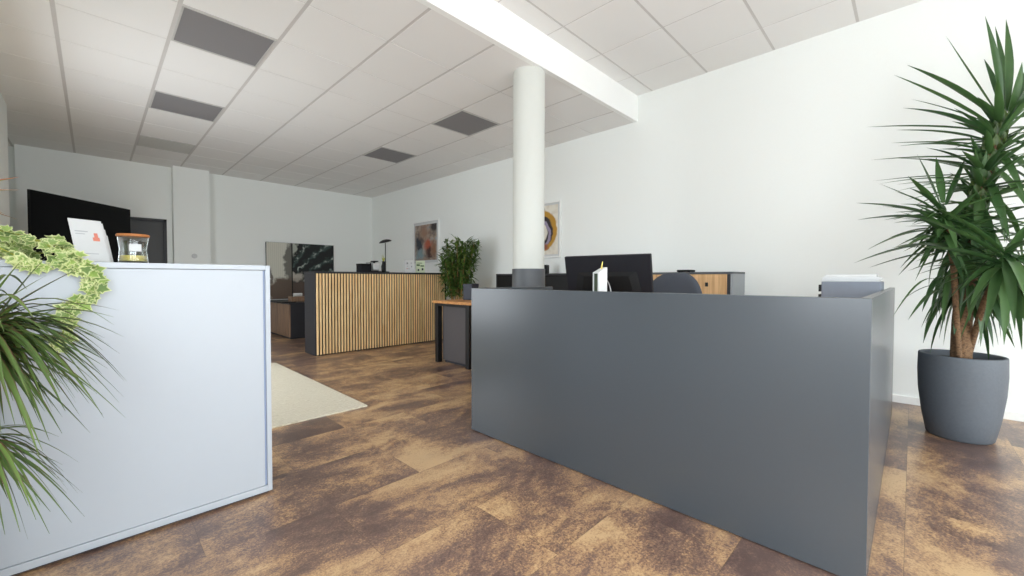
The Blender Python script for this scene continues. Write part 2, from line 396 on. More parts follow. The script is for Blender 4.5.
    def build(s, name, m, parent=None, smooth=False, org=None):
        if org is not None: bmesh.ops.translate(s.bm, verts=s.bm.verts, vec=-Vector(org))
        bmesh.ops.recalc_face_normals(s.bm, faces=s.bm.faces)
        me = bpy.data.meshes.new(name); s.bm.to_mesh(me); s.bm.free()
        me.materials.append(M[m] if isinstance(m, str) else m)
        if smooth:
            for p in me.polygons: p.use_smooth = True
            if smooth == 'auto': me.set_sharp_from_angle(angle=R(40))
        o = bpy.data.objects.new(name, me); COL.objects.link(o)
        if parent: o.parent = parent
        return o
def tag(o, label=None, cat=None, group=None, kind=None):
    for k, v in (('label', label), ('category', cat), ('group', group), ('kind', kind)):
        if v: o[k] = v
    return o
def thing(name, label, cat, loc=(0, 0, 0), rz=0., group=None):
    o = bpy.data.objects.new(name, None); COL.objects.link(o); o.location = loc; o.rotation_euler = (0, 0, rz); o.empty_display_size = .1
    return tag(o, label, cat, group)
def B(lo, hi, bev=0.): return MB().box(lo, hi, bev)
def tree_copy(o, parent=None):
    c = o.copy(); COL.objects.link(c)
    if parent: c.parent = parent
    for ch in list(o.children): tree_copy(ch, c)
    return c
def struct(name, mb, m, **k): return tag(mb.build(name, m, **k), kind='structure')

# ------------------------------------------------------------------ the room
XR, XL, YB, YF = 4.65, -.64, 9.2, -3.2
ZL, ZU, YK = 2.932, 3.238, 2.44
struct('floor', B((-1.1, YF-.1, -.1), (XR+.1, YB+.4, 0)), 'floor')
struct('wall_right', B((XR, YF-.1, 0), (XR+.12, YB+.4, 3.4)), 'wall')
mb = MB()
mb.box((.97, YB, 0), (XR, YB+.2, 3.4)); mb.box((-.76, YB, 2.03), (.97, YB+.2, 3.4)); mb.box((-.76, YB, 0), (.10, YB+.2, 2.03)); mb.box((.90, YB, 0), (.97, YB+.2, 2.03))
mb.box((-1.1, YB+.2, 0), (-.70, YB+.35, 3.4))
struct('wall_back', mb, 'wall')
struct('trim_1', B((.97, 9.0, 0), (1.475, YB, 3.2)), 'wall')           # flat pier on the back wall
mb = MB()
mb.box((XL-.12, YF-.1, 0), (XL, -1.3, 3.4)); mb.box((XL-.12, .8, 0), (XL, 4.0, 3.4)); mb.box((XL-.12, -1.3, 0), (XL, .8, .7)); mb.box((XL-.12, -1.3, 2.2), (XL, .8, 3.4)); mb.box((XL-.12, 5.95, 0), (XL, 7.2, 3.4)); mb.box((XL-.12, 4.0, 0), (XL, 5.95, .3)); mb.box((XL-.12, 4.0, 1.9), (XL, 5.95, 3.4))
mb.box((-1.1, 7.08, 0), (XL-.12, 7.2, 3.4)); mb.box((-1.1, 7.2, 0), (-.98, YB+.35, 3.4))
struct('wall_left', mb, 'wall')
mb = MB()
mb.box((XL, YF-.1, 0), (-.55, YF, 3.4)); mb.box((2.0, YF-.1, 0), (2.2, YF, 3.4)); mb.box((2.2, YF-.1, 1.2), (4.3, YF, 3.4)); mb.box((2.2, YF-.1, 0), (4.3, YF, .1)); mb.box((4.3, YF-.1, 0), (XR, YF, 3.4)); mb.box((-.55, YF-.1, 2.7), (2.0, YF, 3.4)); mb.box((-.55, YF-.1, 0), (2.0, YF, .12))
struct('wall_front', mb, 'wall')
w1 = tag(bpy.data.objects.new('window_1', None), kind='structure'); COL.objects.link(w1)
mb = MB()
for x in (-.52, .72, 1.97): mb.box((x-.03, YF-.08, .12), (x+.03, YF-.02, 2.7))
mb.box((-.55, YF-.08, .12), (2.0, YF-.02, .18)); mb.box((-.55, YF-.08, 2.64), (2.0, YF-.02, 2.7))
for x in (2.23, 3.25, 4.27): mb.box((x-.03, YF-.08, .1), (x+.03, YF-.02, 1.2))  # unseen low window, added to light the right floor but spare the upper wall
mb.box((2.2, YF-.08, .1), (4.3, YF-.02, .16)); mb.box((2.2, YF-.08, 1.14), (4.3, YF-.02, 1.2))
mb.build('window_frame', 'anthracite', w1)
w2 = tag(bpy.data.objects.new('added_window_2', None), kind='structure'); COL.objects.link(w2)  # unseen window, added in the left wall to lighten the far end
mb = MB()
for y in (4.03, 4.97, 5.92): mb.box((XL-.10, y-.03, .3), (XL-.04, y+.03, 1.9))
mb.box((XL-.10, 4.0, .3), (XL-.04, 5.95, .36)); mb.box((XL-.10, 4.0, 1.84), (XL-.04, 5.95, 1.9))
mb.build('window_frame', 'anthracite', w2)

w3 = tag(bpy.data.objects.new('window_3', None), kind='structure'); COL.objects.link(w3)
mb = MB()
for y in (-1.27, -.25, .77): mb.box((XL-.10, y-.03, .7), (XL-.04, y+.03, 2.2))
mb.box((XL-.10, -1.3, .7), (XL-.04, .8, .76)); mb.box((XL-.10, -1.3, 2.14), (XL-.04, .8, 2.2))
mb.build('window_frame', 'anthracite', w3)

GX, GY, GP = .452, 3.052, .6225
lights = {(0, 1): 0, (0, 4): 0, (4, 1): 0, (4, 4): 0, (0, 7): 1}
def tiles(x0, x1, y0, y1, z, gx, gy, px, py, wx, wy, skip=()):
    mb = MB(); ts = []
    i0 = math.floor((x0-gx)/px); j0 = math.floor((y0-gy)/py)
    for i in range(i0, math.ceil((x1-gx)/px)+1):
        for j in range(j0, math.ceil((y1-gy)/py)+1):
            if (i, j) in skip: continue
            a, b = max(gx+i*px+wx/2, x0), min(gx+(i+1)*px-wx/2, x1); c, d = max(gy+j*py+wy/2, y0), min(gy+(j+1)*py-wy/2, y1)
            if b-a < .02 or d-c < .02: continue
            mb.box((a, c, z), (b, d, z+.02))
    return mb
c1 = struct('ceiling', tiles(-1.0, XR, YK+.02, YB+.2, ZL, GX, GY, GP, .6215, .026, .010, lights), 'tile')
g = B((-1.1, YK+.02, ZL+.0025), (XR, YB+.35, ZL+.10)); g.build('ceiling_grid', 'tbar', c1)
c2 = struct('ceiling_front', tiles(XL, XR, YF, YK, ZU, 2.927-.62*8, .374-.62*4, .62, .62, .012, .022), 'tile')
B((XL, YF-.1, ZU+.0025), (XR, YK, ZU+.10)).build('ceiling_grid', 'tbar', c2)
struct('trim_2', B((XL, YK-.02, ZL-.002), (XR, YK+.03, ZU+.05)), 'bulk')   # bulkhead step between the ceilings

mb = MB(); mb.box((XR-.014, YF, 0), (XR, YB, .062), .003); struct('baseboard_right', mb, 'frame_white')
mb = MB(); mb.box((1.48, YB-.014, 0), (XR-.02, YB, .062), .003); struct('baseboard_back', mb, 'frame_white')
d1 = tag(bpy.data.objects.new('door_1', None), kind='structure'); COL.objects.link(d1); d1.location = (.5, YB, 0)
mb = MB(); mb.box((-.40, 0.01, 0), (-.36, .1, 2.03)); mb.box((.36, 0.01, 0), (.40, .1, 2.03)); mb.box((-.40, .01, 1.99), (.40, .1, 2.03)); mb.build('door_frame', 'anthracite', d1)
B((-.36, .06, .01), (.36, .10, 1.99), .003).build('door_leaf', 'door', d1)
MB().tube([(-.28, .06, 1.02), (-.28, .0, 1.02), (-.16, .0, 1.02)], .01).build('door_handle', 'steel', d1, True)

# round column with grey sleeve
cx, cy, crad = 2.875, 2.592, .148
co = struct('column', MB().lathe([(0, 0), (crad, 0), (crad, ZL+.02), (0, ZL+.02)], 48, (0, 0, 0)), 'column', smooth='auto'); co.location = (cx, cy, 0)
MB().lathe([(crad+.001, .0), (crad+.008, .0), (crad+.008, 1.112), (crad+.001, 1.112)], 48).build('column_sleeve', 'wrap', co, 'auto')
# ceiling light panels, switched off
names = {(0, 1): 'dark square ceiling panel nearest the left, largest of the five', (0, 4): 'dark square ceiling panel second back in the left line above the television side',
         (4, 1): 'dark square ceiling panel just left of the round column', (4, 4): 'dark square ceiling panel furthest back, above the framed red painting', (0, 7): 'pale square ceiling panel far back above the dark door'}
proto = None
for (i, j), pale in lights.items():
    lx, ly = GX+(i+.5)*GP, GY+(j+.5)*.6215
    t = thing('ceiling_light', names[(i, j)], 'ceiling light', (lx, ly, ZL-.004), 0, 'square ceiling light panels')
    a, b2 = .298, .285
    mb = MB()
    for s in (-1, 1):
        mb.box((min(s*a, s*b2), -a, 0), (max(s*a, s*b2), a, .03)); mb.box((-b2, min(s*a, s*b2), 0), (b2, max(s*a, s*b2), .03))
    mb.build('frame', 'vent_frame', t)
    B((-b2, -b2, .004), (b2, b2, .02)).build('diffuser', 'vent_pale' if pale else 'vent_grey', t)

# ------------------------------------------------------------------ reception desk (anthracite, foreground)
rd = thing('reception_desk', 'large anthracite reception desk with tall plain front panel in the foreground', 'reception desk', (1.765, .092, 0))
T = .03; DH = .957
B((0, 0, .006), (T, 2.014, DH), .002).build('front_panel', 'grey_panel', rd)
B((T, 0, .006), (2.45, T, DH), .002).build('side_panel', 'grey_panel', rd)
B((T, 2.014-T, .006), (.83, 2.014, DH), .002).build('return_panel', 'grey_panel', rd)
B((T, T, .72), (.86, 2.014-T, .75), .003).build('worktop', 'desk_wood', rd)
B((.86, T, .72), (2.40, .62, .75), .003).build('side_worktop', 'desk_wood', rd)
mb = MB()
for x, y in ((.80, 1.9), (.80, .7), (2.36, .56)): mb.box((x, y, 0), (x+.05, y+.05, .72))
for i, (x, y) in enumerate(((.80, 1.9), (2.34, .55))): B((x, y, 0), (x+.05, y+.05, .72)).build('leg', 'black_metal', rd)
mb.bm.free()

# ------------------------------------------------------------------ light grey cabinet, left foreground
CT = 1.08
cab = thing('office_cabinet', 'light grey metal office cabinet in the left foreground under the ivy', 'cabinet', (-.617, 2.165, 0))
mb = MB(); F = .020; D = .42; CW = 1.2
Z0 = .012
mb.box((0, 0, Z0), (F, D, CT), .002); mb.box((CW-F, 0, Z0), (CW, D, CT), .002); mb.box((F, 0.0, CT-.022), (CW-F, D, CT), .002); mb.box((F, 0, Z0), (CW-F, D, .04), .002); mb.box((F, D-.01, .04), (CW-F, D, CT-.022))
mb.build('body', 'cab_white', cab)
B((F+.001, .006, .0415), (CW-F-.009, .03, CT-.0235), .001).build('door', 'cab_white', cab)
B((CW-F-.009, .012, .0415), (CW-F, .03, CT-.0235)).build('edge_strip', 'cab_gap', cab)
B((.012, .02, 0), (CW-.012, D-.012, Z0)).build('plinth', 'plinth', cab)

# ------------------------------------------------------------------ slatted counter, back left
sc_ = thing('slatted_counter', 'high counter with vertical oak slats and dark side panel in the back', 'counter', (2.022, 5.56, 0))
SW, SD, SH = 2.1, .40, 1.112
B((0, .02, 0), (SW, SD, SH-.025), .003).build('body', 'anthracite', sc_)
B((-.006, -.006, SH-.025), (SW, SD+.006, SH), .003).build('counter_top', 'anthracite', sc_)
B((.01, .008, .012), (SW, .0199, SH-.026)).build('backing', 'slat_back', sc_)
mb = MB(); x = .012
while x < SW-.03:
    mb.box((x, -.004, .014), (x+.0235, .0079, SH-.027), .0015); x += .0405
mb.build('slat_panel', 'slat', sc_)
CT2 = SH

# things on the slatted counter
def on_counter(u, y): p = at_y(u, 272, y); return (p.x, y, CT2)
bx = thing('black_box', 'small black box on the slatted counter, left of the coffee machine', 'box', on_counter(363.5, 5.76), R(4))
B((-.075, -.07, 0), (.075, .07, .122), .008).build('box_body', 'plastic_dark', bx); B((-.077, -.072, .095), (.077, .072, .124), .006).build('lid', 'black', bx)
cm = thing('coffee_machine', 'small silver and black coffee machine on the slatted counter', 'coffee machine', on_counter(374.0, 5.80), R(-4))
B((-.085, -.11, 0), (.085, .11, .018), .004).build('drip_tray', 'black', cm)
B((-.08, .0, .018), (.08, .11, .15), .008).build('housing', 'steel', cm)
B((-.05, -.09, .035), (.05, -.002, .135), .01).build('water_tank', 'sheet', cm)
MB().tube([(-.065, -.04, .018), (-.065, -.045, .12), (-.065, -.02, .14)], .008).build('spout', 'black', cm, True)
B((-.035, -.07, .155), (.04, .05, .172), .006).build('lever', 'black', cm); B((-.01, -.01, .14), (.015, .02, .158)).build('lever_stem', 'black', cm)
lp = thing('desk_lamp', 'thin black desk lamp with a flat tilted saucer shade', 'lamp', on_counter(385.5, 5.84))
MB().lathe([(0, 0), (.06, 0), (.06, .015), (.012, .022), (0, .022)], 24).build('base', 'black_metal', lp, 'auto')
MB().tube([(0, 0, .02), (0, 0, .46)], .007).build('pole', 'black_metal', lp, True)
sh = MB().lathe([(0, .035), (.03, .035), (.07, .022), (.098, 0), (.09, -.006), (.05, -.01), (0, -.012)], 32).build('lamp_shade', 'black_metal', lp, 'auto')
sh.location = (0, 0, .475); sh.rotation_euler = (R(-4), R(-13), 0)
vs = thing('vase', 'squat black vase with a yellow-green sprig at the foot of the lamp', 'vase', on_counter(383.6, 5.66))
MB().lathe([(0, 0), (.026, 0), (.034, .04), (.034, .09), (.022, .13), (.02, .15), (.026, .165), (.02, .165), (.016, .15), (0, .1)], 24).build('vase_body', 'black', vs, True)
mb = MB()
for k in range(9):
    a = random.uniform(0, 6.28); mb.leaf((0, 0, .14), (math.cos(a)*.035, math.sin(a)*.035, random.uniform(.2, .27)), .016, .05, n=4)
mb.build('sprig', 'sprig', vs, True)
cd = thing('table_sign', 'white stand-up card with small grey marks on the slatted counter', 'sign', on_counter(409.3, 5.66), R(-14))
B((-.078, -.006, 0), (.078, .006, .198), .002).build('card', 'white', cd)
B((-.06, -.004, 0), (.06, .05, .006)).build('foot', 'white', cd)
for (a, b, w_, h_) in ((-.05, .13, .03, .03), (.02, .14, .02, .02), (-.045, .055, .05, .012), (.03, .08, .014, .03), (-.04, .095, .02, .012)): B((a, -.0072, b), (a+w_, -.006, b+h_)).build('mark', 'print_grey', cd)
for lo, hi in (((-.035, -.0074, .138), (-.026, -.006, .158)), ((.032, -.0074, .09), (.04, -.006, .1))): B(lo, hi).build('mark', 'marks_dark', cd)
B((-.045, -.0074, .06), (-.03, -.006, .07)).build('mark', 'pale_red', cd)
cd = thing('table_sign', 'pale green stand-up card with dark marks on the slatted counter', 'sign', on_counter(420.3, 5.66), R(-14))
B((-.074, -.006, 0), (.074, .006, .195), .002).build('card', 'card_green', cd)
B((-.06, -.004, 0), (.06, .05, .006)).build('foot', 'card_green', cd)
for (a, b, w_, h_) in ((-.06, .11, .05, .025), (.0, .10, .06, .02), (-.05, .15, .08, .01)): B((a, -.0072, b), (a+w_, -.006, b+h_)).build('mark', 'marks_green', cd)
for lo, hi in (((-.045, -.0074, .03), (-.02, -.006, .06)), ((.02, -.0074, .04), (.05, -.006, .075))): B(lo, hi).build('mark', 'marks_dark', cd)

# ------------------------------------------------------------------ oak desk with black legs, middle
dk = thing('office_desk', 'oak topped desk with black metal legs behind the reception desk', 'desk', (2.92, 3.50, 0))
DX, DY = 1.25, .70
B((-.012, -.02, .722), (DX, DY+.012, .752), .003).build('desk_top', 'desk_wood', dk)
for x, y in ((0, .03), (0, .61), (DX-.09, .03), (DX-.09, .61)): B((x, y, 0), (x+.06, y+.06, .722), .002).build('leg', 'black_metal', dk)
mb = MB(); mb.box((.0, .09, .69), (.06, .61, .722)); mb.box((DX-.09, .09, .69), (DX-.03, .61, .722)); mb.box((.06, .36, .69), (DX-.09, .40, .72)); mb.build('rail', 'black_metal', dk)
pd = thing('drawer_pedestal', 'dark grey drawer pedestal under the oak topped desk', 'pedestal', (2.985, 3.595, 0))
B((0, 0, .03), (.40, .51, .685), .004).build('body', 'pedestal', pd)
B((.02, .02, 0), (.38, .49, .03)).build('plinth', 'plinth', pd)
for k in range(3): B((.4, .01, .05+k*.21), (.415, .50, .05+k*.21+.2), .002).build('drawer', 'pedestal', pd)
nb = thing('document_box', 'dark blue box standing on the oak topped desk', 'box', (3.33, 3.98, .752), R(20))
B((-.09, -.06, 0), (.09, .06, .2), .006).build('box_body', 'navy', nb); B((-.093, -.063, .16), (.093, .063, .203), .006).build('lid', 'navy', nb)

# ------------------------------------------------------------------ sideboards along the right wall
def sideboard(y0, y1, label, doorm, knobs):
    t = thing('sideboard', label, 'sideboard', (4.26, y0, 0), 0, 'sideboards along the right wall')
    w = y1-y0; z1 = 1.09
    mb = MB(); mb.box((0, 0, .04), (.385, .02, z1-.02)); mb.box((0, w-.02, .04), (.385, w, z1-.02)); mb.box((.02, .02, .04), (.385, w-.02, .06)); mb.box((.37, .02, .06), (.385, w-.02, z1-.02))
    mb.build('body', 'grey_edge' if knobs else 'anthracite', t)
    B((-.004, -.003, z1-.02), (.388, w, z1), .002).build('top', 'wrap' if knobs else 'anthracite', t)
    B((.02, .01, 0), (.375, w-.01, .04)).build('plinth', 'plinth', t)
    n = 2
    for k in range(n):
        a, b = .022+(w-.044)*k/n, .022+(w-.044)*(k+1)/n-.004
        d = B((-.002, a+(.03 if k == 0 and knobs else 0), .063), (.018, b, z1-.024), .002).build('door', doorm, t)
        if knobs:
            yk = .235 if k == 0 else w-.235
            MB().box((-.02, yk-.012, .945), (-.002, yk+.012, .985), .004).build('handle', 'black_metal', d)
    if knobs: B((.0, .022, .063), (.018, .05, z1-.024)).build('edge_strip', 'anthracite', t)
    return t
sideboard(1.222, 2.845, 'grey sideboard with knotty oak doors behind the office chair', 'oak_door', True)
sideboard(2.85, 4.50, 'black sideboard along the right wall behind the round column', 'black', False)
p = at_x(686, 270, 4.42)
rt_ = thing('router', 'flat black device lying on the oak door sideboard', 'device', (4.42, p.y, 1.09))
B((-.06, -.075, .004), (.06, .075, .026), .006).build('case', 'black', rt_)
for s in (-1, 1):
    for q in (-1, 1): B((s*.04-.006, q*.055-.006, 0), (s*.04+.006, q*.055+.006, .006)).build('foot', 'black', rt_)
p = at_x(545, 270, 4.45)
sp_ = thing('desk_speaker', 'small black speaker on the black sideboard, half hidden by the column', 'speaker', (4.45, p.y, 1.09), R(15))
B((-.05, -.045, 0), (.05, .045, .125), .01).build('case', 'black', sp_)
MB().lathe([(0, .004), (.028, .004), (.03, 0), (.022, -.0), (0, -.0)], 20).build('cone', 'plastic_dark', sp_, 'auto')
sp_.children[1].rotation_euler = (0, R(-90), 0); sp_.children[1].location = (-.051, 0, .06)

# ------------------------------------------------------------------ monitor, carton, trays, chair at the reception
ml, mr_ = at(565.4, 257, 2.77), at(651, 254.1, 2.43)
mc = (ml+mr_)/2; ang = math.atan2(mr_.y-ml.y, mr_.x-ml.x)
mo = thing('monitor', 'black computer monitor seen from behind at the reception desk', 'monitor', (mc.x, mc.y, .75), ang)
mw, mh = .578, .335; tilt = Matrix.Rotation(R(12), 3, 'X')
def mpart(name, mb, m, sm=False, par=None):
    bmesh.ops.rotate(mb.bm, verts=mb.bm.verts, cent=(0, 0, 0), matrix=tilt); bmesh.ops.translate(mb.bm, verts=mb.bm.verts, vec=(0, .035, .257))
    return mb.build(name, m, par or mo, sm)
mpart('shell', B((-mw/2, -.014, -mh/2), (mw/2, .012, mh/2), .006), 'plastic_dark')
def pathz0(pts, n=5):
    pts = [Vector(p) for p in pts]; o = []
    for i in range(len(pts)-1):
        p0, p1, p2, p3 = pts[max(i-1, 0)], pts[i], pts[i+1], pts[min(i+2, len(pts)-1)]
        for k in range(n):
            t = k/n; o.append(.5*((2*p1)+(p2-p0)*t+(2*p0-5*p1+4*p2-p3)*t*t+(3*p1-p0-3*p2+p3)*t**3))
    o.append(pts[-1]); return o
mb = MB()                               # raised housing that tapers towards the back
v = [mb.bm.verts.new(c) for c in ((-.2, -.0141, .06), (.2, -.0141, .06), (.24, -.0141, -.16), (-.24, -.0141, -.16), (-.15, -.026, .035), (.15, -.026, .035), (.19, -.026, -.14), (-.19, -.026, -.14))]
for f in ((4, 5, 6, 7), (0, 1, 5, 4), (1, 2, 6, 5), (2, 3, 7, 6), (3, 0, 4, 7), (3, 2, 1, 0)): mb.bm.faces.new([v[i] for i in f])
mpart('rear_housing', mb, 'black')
mpart('screen', B((-mw/2+.008, .012, -mh/2+.014), (mw/2-.008, .0135, mh/2-.008)), 'screen')
B((-.03, -.05, .0), (.03, -.03, .19), .006).build('stand_neck', 'black', mo)
B((-.12, -.11, 0), (.12, .08, .012), .005).build('stand_foot', 'black', mo)
pts = pathz0([(.0, -.06, .19), (.012, -.075, .252), (.035, -.085, .268), (.065, -.09, .235), (.082, -.09, .15), (.085, -.09, .02)])
MB().tube(pts, .0035, 8).build('cable', 'steel', mo, True)
p = at(600, 267, 2.30)
ct = thing('carton', 'narrow white carton with dark green side in front of the monitor', 'carton', (p.x, p.y, .75), R(-20))
a = .030; z1 = 1.055-.75; z2 = 1.085-.75
mb = MB()
v = [mb.bm.verts.new(c) for c in ((-a, -.026, 0), (a, -.026, 0), (a, .026, 0), (-a, .026, 0), (-a, -.026, z1), (a, -.026, z2), (a, .026, z2), (-a, .026, z1))]
for f in ((0, 1, 5, 4), (1, 2, 6, 5), (2, 3, 7, 6), (3, 0, 4, 7), (4, 5, 6, 7), (3, 2, 1, 0)): mb.bm.faces.new([v[i] for i in f])
mb.build('box_body', 'white', ct)
B((-a-.001, -.018, .01), (-a, .012, z1-.006)).build('green_side', 'green_stripe', ct)
MB().tube([(a-.02, .0, z2-.01), (a-.015, 0, z2+.02), (a-.012, 0, z2+.032)], [.005, .003, .002], 8).build('tab', 'wax', ct, True)

ch = thing('office_chair', 'dark grey office chair with rounded back behind the reception desk', 'chair', (2.765, 1.26, 0), R(85))
mb = MB()   # rounded backrest as a padded shell; local +Y is the sitter's forward
nu, nv = 15, 13
front, back = [], []
for i in range(nv):
    if i < 5: z = .56+.06*i; hw = .205+.03*math.sin(i/4*PI/2)
    else:
        a = (i-4)/(nv-4)*PI/2*.985; z = .80+.27*math.sin(a); hw = .235*math.cos(a)**.8
    rf, rb = [], []
    for j in range(nu):
        q = -1+2*j/(nu-1); x = hw*q; yy = .9*x*x-.12*(z-.56)**2
        th = .032*math.sqrt(max(.03, 1-q**4))*(.35 if i in (0, nv-1) else (.75 if i in (1, nv-2) else 1))
        rf.append(mb.bm.verts.new((x, yy+th, z))); rb.append(mb.bm.verts.new((x, yy-th, z)))
    front.append(rf); back.append(rb)
for i in range(nv-1):
    for j in range(nu-1):
        mb.bm.faces.new((front[i][j], front[i][j+1], front[i+1][j+1], front[i+1][j])); mb.bm.faces.new((back[i][j+1], back[i][j], back[i+1][j], back[i+1][j+1]))
for i in range(nv-1):
    for j in (0, nu-1): mb.bm.faces.new((front[i][j], back[i][j], back[i+1][j], front[i+1][j]))
for j in range(nu-1):
    for i in (0, nv-1): mb.bm.faces.new((front[i][j], front[i][j+1], back[i][j+1], back[i][j]))
for vv in mb.bm.verts: vv.co.y -= .2
mb.build('backrest', 'cloth_grey', ch, True)
B((-.24, -.22, .44), (.24, .24, .52), .03).build('seat', 'cloth_grey', ch, True)
MB().tube([(0, -.18, .44), (0, -.27, .47), (0, -.26, .62)], .02).build('back_support', 'black', ch, True)
MB().tube([(0, 0, .1), (0, 0, .44)], .028).build('gas_lift', 'black_metal', ch, True)
for k in range(5):
    a = 2*PI*k/5+.3; l = MB().tube([(0, 0, .11), (math.cos(a)*.28, math.sin(a)*.28, .075)], [.03, .018]).build('leg', 'black', ch, True)
    MB().lathe([(0, -.02), (.026, -.02), (.026, .02), (0, .02)], 16, (0, 0, 0)).build('castor', 'black', l, 'auto')
    l.children[0].location = (math.cos(a)*.28, math.sin(a)*.28, .027); l.children[0].rotation_euler = (R(90), 0, a)

dt = thing('letter_tray', 'grey letter tray tower in the right corner of the reception desk', 'letter tray', (3.2, .128, .75))
B((0, 0, 0), (.33, .28, .255), .004).build('casing', 'box_grey', dt)
for k in range(4): B((-.004, .2801, .012+k*.06), (.30, .294, .055+k*.06), .003).build('tray', 'black', dt)
pp = thing('paper_stack', 'loose white papers lying on the grey letter tray', 'papers', (3.36, .275, 1.005), R(90))
mb = MB()
for k in range(7):
    mb.box((-.14+random.uniform(-.01, .01), -.095+random.uniform(-.012, .006), .004*k+.0005), (.14, .085+random.uniform(-.012, .0), .004*k+.0042), 0, Matrix.Rotation(R(random.uniform(-3, 3)), 3, 'Z'))
mb.build('sheets', 'white', pp)
B((-.12, -.09, .029), (.13, .04, .044), .001).build('folder', 'sheet', pp)

# ------------------------------------------------------------------ on the left cabinet
lh = thing('leaflet_holder', 'flat pale stand base under the white leaflets on the light grey cabinet', 'leaflet holder', (.002, 2.30, CT), R(30))
tl = Matrix.Rotation(R(-16), 3, 'X')
def lean(mb, name, m, y=0., par=None):
    bmesh.ops.rotate(mb.bm, verts=mb.bm.verts, cent=(0, 0, 0), matrix=tl); bmesh.ops.translate(mb.bm, verts=mb.bm.verts, vec=(0, y, .004)); return mb.build(name, m, par or lh)
def leaflet(label, group=None): return thing('leaflet', label, 'leaflet', lh.location, lh.rotation_euler.z, group)
lf = leaflet('front white leaflet with a coral print beside the ivy')
f_ = lean(B((-.052, -.004, 0), (.052, -.001, .172), .001), 'sheet', 'white', 0, lf)
mb = MB(); mb.box((.012, -.0047, .085), (.034, -.0042, .10)); mb.box((.018, -.0047, .1), (.03, -.0042, .118)); lean(mb, 'coral_print', 'pale_red', 0, f_)
for lo, hi in (((-.04, -.0047, .12), (.0, -.0042, .124)), ((-.04, -.0047, .11), (-.01, -.0042, .113)), ((-.03, -.0047, .03), (.02, -.0042, .033))): lean(B(lo, hi), 'text_line', 'print_grey', 0, f_)
for k in range(3):
    lb = leaflet(('first white leaflet tucked behind the front one with the coral print', 'second, lower white leaflet behind the front one with the coral print', 'lowest, rearmost white leaflet nearest the candle jar')[k], 'leaflets behind the front one')
    lean(B((-.046+.011*k, .002+.008*k, 0), (.06+.009*k, .005+.008*k, .165-.022*k), .001), 'sheet', 'sheet' if k % 2 else 'white', 0, lb)
B((-.055, -.01, 0), (.075, .06, .0035), .001).build('stand_base', 'sheet', lh)
p = at_y(133.5, 262, 2.33)
cj = thing('candle_jar', 'glass candle jar with orange wooden lid and yellow wax', 'candle', (p.x, 2.33, CT))
MB().lathe([(0, 0), (.046, 0), (.0475, .006), (.044, .045), (.043, .06), (.047, .09), (.05, .112), (.048, .112), (.045, .09), (.041, .06), (.042, .045), (.0445, .01), (0, .008)], 40).build('jar', 'glass', cj, True)
MB().lathe([(0, .009), (.0435, .011), (.0425, .034), (0, .03)], 32).build('wax', 'wax', cj, 'auto')
MB().lathe([(0, .112), (.052, .112), (.053, .115), (.053, .119), (.05, .122), (0, .122)], 40).build('lid', 'cork', cj, 'auto')
mb = MB()  # small curved white patch on the side of the jar
for k in range(14):
    a0 = -1.9+k*.06; a1 = a0+.06; r0 = .0474
    vv = [mb.bm.verts.new((r0*math.cos(a_), r0*math.sin(a_), z_)) for a_, z_ in ((a0, .05), (a1, .05), (a1, .08), (a0, .08))]; mb.bm.faces.new(vv)
bmesh.ops.remove_doubles(mb.bm, verts=mb.bm.verts, dist=1e-5)
mb.build('white_patch', 'white', cj, True)

# ------------------------------------------------------------------ rug, television, pictures
rg = tag(B((-.45, 3.085, .0), (1.512, 5.44, .012), .004).build('rug', 'rug'), 'cream rug on the brown floor behind the light grey cabinet', 'rug')
tva, tvb = at(29.5, 189, 4.85), at(130.5, 210, 6.30)
tc_ = (tva+tvb)/2; tang = math.atan2(tvb.y-tva.y, tvb.x-tva.x); tw = math.hypot(tvb.x-tva.x, tvb.y-tva.y)
tv = thing('television', 'large black television turned out from the back wall on a bracket', 'television', (tc_.x, tc_.y, tva.z-.86), tang)
B((-tw/2, 0, 0), (tw/2, .03, .86), .006).build('case', 'black', tv)
B((-tw/2+.008, -.002, .014), (tw/2-.008, .0, .852)).build('screen', 'screen', tv)
cs, sn = math.cos(-tang), math.sin(-tang)
def loc(p): q = Vector(p)-Vector((tc_.x, tc_.y, tva.z-.86)); return (q.x*cs-q.y*sn, q.x*sn+q.y*cs, q.z)
MB().tube([(0, .03, .43), loc((tc_.x-.25, tc_.y+.55, tva.z-.43)), loc((tc_.x+.15, YB-.02, tva.z-.43))], .025).build('bracket_arm', 'black_metal', tv, True)
mb = MB(); q = loc((tc_.x+.15, YB-.012, tva.z-.43)); mb.box((q[0]-.12, q[1]-.01, q[2]-.2), (q[0]+.12, q[1]+.01, q[2]+.2), 0, Matrix.Rotation(-tang, 3, 'Z')); mb.build('wall_plate', 'black_metal', tv)

def picture(label, y0, y1, z0, z1, kind, border):
    t = thing('framed_picture', label, 'picture', (XR-.015, (y0+y1)/2, (z0+z1)/2), R(-90), 'framed abstract pictures on the right wall')
    w, h = (y1-y0)/2, (z1-z0)/2
    mb = MB(); f = .02
    mb.box((-w, -.016, -h), (-w+f, .014, h), .002); mb.box((w-f, -.016, -h), (w, .014, h), .002); mb.box((-w+f, -.016, h-f), (w-f, .014, h), .002); mb.box((-w+f, -.016, -h), (w-f, .014, -h+f), .002)
    mb.build('frame', 'frame_white', t); B((-w+f, -.004, -h+f), (w-f, .012, h-f)).build('mount', 'white', t)
    B((-w+border, -.007, -h+border), (w-border, -.004, h-border)).build('print', art_mat('abstract_'+kind, kind), t)
picture('white framed abstract print in grey and red left of the bamboo palm', 6.48, 7.38, 1.31, 2.165, 'red', .075)
picture('white framed abstract print of an ochre ring, half hidden by the column', 3.565, 4.42, 1.322, 2.132, 'ring', .05)
